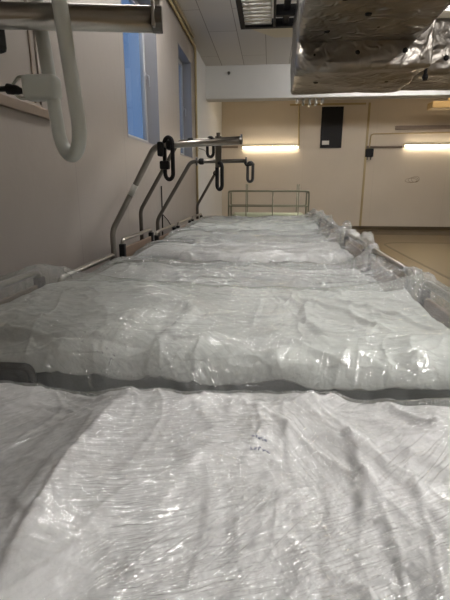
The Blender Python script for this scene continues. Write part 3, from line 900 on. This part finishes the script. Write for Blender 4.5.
def film(k, yc, du, dy, dZ):
    over_head = k == 1
    x0, x1 = (HX - .035 if over_head else HX + .045), FX + .035
    hw = .497
    st = .0125
    xs = np.arange(x0, x1 + st / 2, st); ys = np.linspace(-hw, hw, 81)
    X, Y = np.meshgrid(xs, ys, indexing='ij')
    iu = np.clip(np.searchsorted(du, xs), 0, len(du) - 1)
    ys2 = np.clip(ys, -.47, .47)
    order = np.argsort(dy); iv = order[np.clip(np.searchsorted(dy[order], ys2), 0, len(dy) - 1)]
    lift = .006
    H = dZ[iu][:, iv] + lift
    H = np.where((X < du[0]) | (X > du[-1]) | (np.abs(Y) > .468), ZM + lift, H)
    gy = Y + yc; s = k * 2.7
    if k > 1: H = np.maximum(H, ZM + .06 + pillow_h(X, Y, -.905, 0, .25, .38, .065))
    top = np.where(np.abs(ys) > .40, 1.0, 0.0)
    fz = (.845 + .025) - (.0, .0, .055, .0, .03, .0, .0)[k] * (1 - top) + (.0, .015, -.01, .055, -.01, .03, .0)[k] * top
    fb = (np.abs(X - FX) < .028) & (np.abs(Y) < .48)
    H = np.where(fb, fz[None, :], H)
    if over_head: H = np.where((np.abs(X - HX) < .028) & (np.abs(Y) < .48), .888, H)
    base = ZM + .045 + (.070 if k == 1 else 0) + (0 if k else .022)
    def edge(side):
        b = np.full(xs.shape, base - (.07 if side < 0 and k else 0) - (.05 if k > 1 else 0))
        pf = fz[0] - b
        b = b + pf * np.exp(-np.abs(FX - xs) / (.26 if k in (1, 3, 5) else .16)) 
        if over_head: b = b + (.888 - b) * np.exp(-np.abs(xs - HX) / (.55 if side > 0 else .22))
        if k == 1 and side < 0: b = np.maximum(b, .766 - .10 * np.clip((xs + .73) / .25, 0, 1))
        return b + .006 * vnoise(xs * 7 + s, xs * 0 + side * 3)
    eN, eF = edge(-1), edge(1)
    Z = np.maximum(H, base)
    for it in range(1600):
        Z[:, 0] = eN; Z[:, -1] = eF
        Z[-1, :] = fz - .012
        Z[0, :] = .876 if over_head else ZM + .05
        L_ = .25 * (Z[2:, 1:-1] + Z[:-2, 1:-1] + Z[1:-1, 2:] + Z[1:-1, :-2]) - .00006
        Z[1:-1, 1:-1] = np.maximum(L_, H[1:-1, 1:-1])
    nu, nv = (480, 260) if k < 2 else (240, 130)
    ns = 26 if k < 2 else 14                      # rows of the hanging skirts
    fu = np.concatenate([np.zeros(ns), np.linspace(0, len(xs) - 1, nu), np.full(ns, len(xs) - 1.0)])
    fv = np.concatenate([np.zeros(ns), np.linspace(0, len(ys) - 1, nv), np.full(ns, len(ys) - 1.0)])
    tu = np.concatenate([np.linspace(1, 0, ns, endpoint=False), np.zeros(nu), np.linspace(0, 1, ns + 1)[1:]])
    tv = np.concatenate([np.linspace(1, 0, ns, endpoint=False), np.zeros(nv), np.linspace(0, 1, ns + 1)[1:]])
    su = np.concatenate([-np.ones(ns), np.zeros(nu), np.ones(ns)]); sv = np.concatenate([-np.ones(ns), np.zeros(nv), np.ones(ns)])
    iu = np.minimum(fu.astype(int), len(xs) - 2); iv = np.minimum(fv.astype(int), len(ys) - 2)
    au = (fu - iu)[:, None]; av = (fv - iv)[None, :]
    def bil(A): return (A[iu][:, iv] * (1 - au) * (1 - av) + A[iu + 1][:, iv] * au * (1 - av) + A[iu][:, iv + 1] * (1 - au) * av + A[iu + 1][:, iv + 1] * au * av)
    Xf, Yf, Zf = bil(X), bil(Y), bil(Z)
    g = Yf + yc
    amp = (.5, .5, .9, .9, .9, .9, .9)[k]
    D = .006 * ridged(Xf, g, 1.5, 9, .4 + k, .5, s + 1) + .006 * ridged(Xf, g, 2, 12, 1.8 + .5 * k, .7, s + 6) + .004 * ridged(Xf, g, 5, 26, -.5, .6, s + 3) + .002 + (.0025 if k else .0007) * (ridged(Xf, g, 4, 40, .9 + k, .8, s + 8) + ridged(Xf, g, 3, 34, 2.3 + k, .8, s + 11))
    if k: D += (.010 if k == 1 else .026) * ridged(Xf, g, .9, 9, -.16, .9, s + 14) + .008 * ridged(Xf, g, .8, 17, .14, .6, s + 17)
    if k > 0:
        for cx, cy in ((FX, .45), (FX, -.45)) + (((HX, .45), (HX, -.45)) if over_head else ()):
            th = np.arctan2(Yf - cy, Xf - cx); rr = np.hypot(Yf - cy, Xf - cx)
            D += .014 * np.exp(-rr / .30) * (1 - np.abs(vnoise(th * 7 + 3 * k, rr * 2 + cx))) ** 3 * np.clip(rr / .05, 0, 1)
    Zf = Zf + D * amp
    T = np.maximum(tu[:, None], tv[None, :])
    Zf = Zf + (.47 + .02 * vnoise(Xf * 5, g * 5) - Zf) * T
    wav = vnoise(Xf * 13 + g * 11 + s, Zf * 5) + .5 * vnoise(Xf * 31 + g * 27, Zf * 9)
    so = np.clip(T * 5, 0, 1)
    Yf = Yf + sv[None, :] * (.012 + .009 * wav) * so * (tv[None, :] > 0)
    Xf = Xf + su[:, None] * (.012 + .009 * wav) * so * (tu[:, None] > 0)
    me = grid_mesh('plastic_cover', Xf, Yf, Zf)
    FL = ['clear plastic film stretched over the duvet in the foreground', 'clear plastic film tented over head and foot boards of the second bed',
          'clear plastic film over the third bed, sunk between taller peaks', 'clear plastic film over the fourth bed with a tall peak at its foot',
          'clear crumpled plastic film over the fifth bed from the camera', 'clear plastic film over the sixth bed from the camera',
          'clear plastic film over the farthest bed, lit warm from the far wall']
    o = obj('plastic_cover', me, ['film', 'film_c', 'film_b', 'film', 'film_b', 'film_c', 'film_b'][k]); o.location = (0, yc, 0)
    tag(o, FL[k], 'plastic cover', 'plastic covers on the beds')


for k in range(7):
    yc = beds[k].location.y
    film(k, yc, *duvet(k, yc))

# ------------------------------------------------------------------ wire trolley behind the last bed
ty = 8.75
wt = empty('wire_trolley', (0, ty, 0), 'olive wire trolley holding a pale green mattress behind the last bed', 'trolley')
a = at(230, 191, Y=ty); c = at(308, 191, Y=ty); zt = a.z
xa, xc = a.x, c.x
b = bmesh.new(); R_ = .016
for yy in (-.28, .28):
    tube(b, round_path([(xa, yy, .12), (xa, yy, zt), (xc, yy, zt), (xc, yy, .12)], .03), R_, 10)
    for z in (zt - .28, .45): cyl(b, (xa, yy, z), (xc, yy, z), .010, 8)
    for px in (247, 273, 298):
        x = at(px, 191, Y=ty).x
        cyl(b, (x, yy, .2), (x, yy, zt + (.13 if px != 273 else 0)), .010, 8)
for x in (xa, xc):
    for z in (.2, .45, zt - .03, zt - .28): cyl(b, (x, -.28, z), (x, .28, z), .012, 8)
obj('wire_frame', b, 'cage', wt, True)
b = bmesh.new(); box(b, xa + .03, xc - .03, -.26, .26, .20, .23, .004); obj('base_shelf', b, 'grey_metal', wt)
for x in (xa + .06, xc - .06):
    for y in (-.24, .24):
        b = bmesh.new(); cyl(b, (x, y - .015, .06), (x, y + .015, .06), .06, 18); cyl(b, (x, y, .08), (x, y, .2), .012, 8); obj('caster', b, 'rubber', wt)
b = bmesh.new(); box(b, xa + .06, xc - .06, -.22, .22, .235, zt - .42, .05, 4)
o = obj('mattress', b, 'mattress_green', smooth=True); o.location = (0, ty, 0)
tag(o, 'pale green mattress lying in the wire trolley', 'mattress')


# ------------------------------------------------------------------ ceiling lamps (out of the frame, they light the room)
def ceiling_light(x, y, L, along, label, m='tube_neutral', z=ZC - .02, w=.16, deep=.04):
    r = empty('ceiling_light', (x, y, z), label, 'lamp', None)
    dx, dy = (L / 2, w / 2) if along == 'X' else (w / 2, L / 2)
    b = bmesh.new(); box(b, -dx, dx, -dy, dy, -.05, .02, .006); obj('housing', b, 'cream', r)
    b = bmesh.new(); box(b, -dx + .015, dx - .015, -dy + .015, dy - .015, -.051 - deep, -.051, .012, 3); obj('diffuser', b, m, r, True)
    return r


ceiling_light(-.95, -1.2, .6, 'Y', 'short added fill lamp behind the camera near the left wall', w=.07)  # unseen fill, added to brighten the left foreground
ceiling_light(2.4, .4, 1.5, 'Y', 'ceiling lamp over the open floor right of the foreground bed', w=.45)
ceiling_light(-.35, 3.6, 1.5, 'Y', 'slim lamp added over the third bed for glints on the film', w=.08)  # unseen, added so the film creases show bright streaks
ceiling_light(4.6, 3.6, 1.5, 'Y', 'ceiling lamp over the open floor right of the fourth bed', w=.14)
ceiling_light(-.75, 5.6, .6, 'Y', 'small lamp added left of the cable tray for ceiling glow', w=.14)  # unseen, added to lift the ceiling towards the beam
ceiling_light(2.6, 8.2, 1.5, 'X', 'suspended lamp between foil duct and white beam', z=3.36, w=.2, deep=.12)
ceiling_light(-.30, 11.5, 1.5, 'Y', 'ceiling lamp behind the beam near the left wall', 'tube_back')
ceiling_light(4.2, 11.7, 1.5, 'X', 'ceiling lamp behind the beam on the right', 'tube_back')

# ------------------------------------------------------------------ dusk sky outside
w = bpy.data.worlds.new('dusk'); bpy.context.scene.world = w; w.use_nodes = True
nt = w.node_tree; bg = nt.nodes['Background']
tc = nt.nodes.new('ShaderNodeTexCoord'); n = nt.nodes.new('ShaderNodeTexNoise'); n.inputs['Scale'].default_value = 5
mp = nt.nodes.new('ShaderNodeMapping'); mp.inputs['Scale'].default_value = (6, 6, .4)
nt.links.new(tc.outputs['Generated'], mp.inputs[0]); nt.links.new(mp.outputs[0], n.inputs['Vector'])
mx = nt.nodes.new('ShaderNodeMix'); mx.data_type = 'RGBA'
mx.inputs['A'].default_value = (.11, .22, .44, 1); mx.inputs['B'].default_value = (.27, .40, .62, 1)
nt.links.new(n.outputs['Fac'], mx.inputs['Factor']); nt.links.new(mx.outputs['Result'], bg.inputs[0])
bg.inputs[1].default_value = .8

sc = bpy.context.scene
sc.view_settings.view_transform = 'Standard'; sc.view_settings.look = 'None'
sc.view_settings.exposure = 0; sc.view_settings.gamma = 1; sc.view_settings.use_curve_mapping = False
sc.cycles.max_bounces = 10; sc.cycles.transparent_max_bounces = 24
sc.cycles.caustics_reflective = False; sc.cycles.caustics_refractive = False
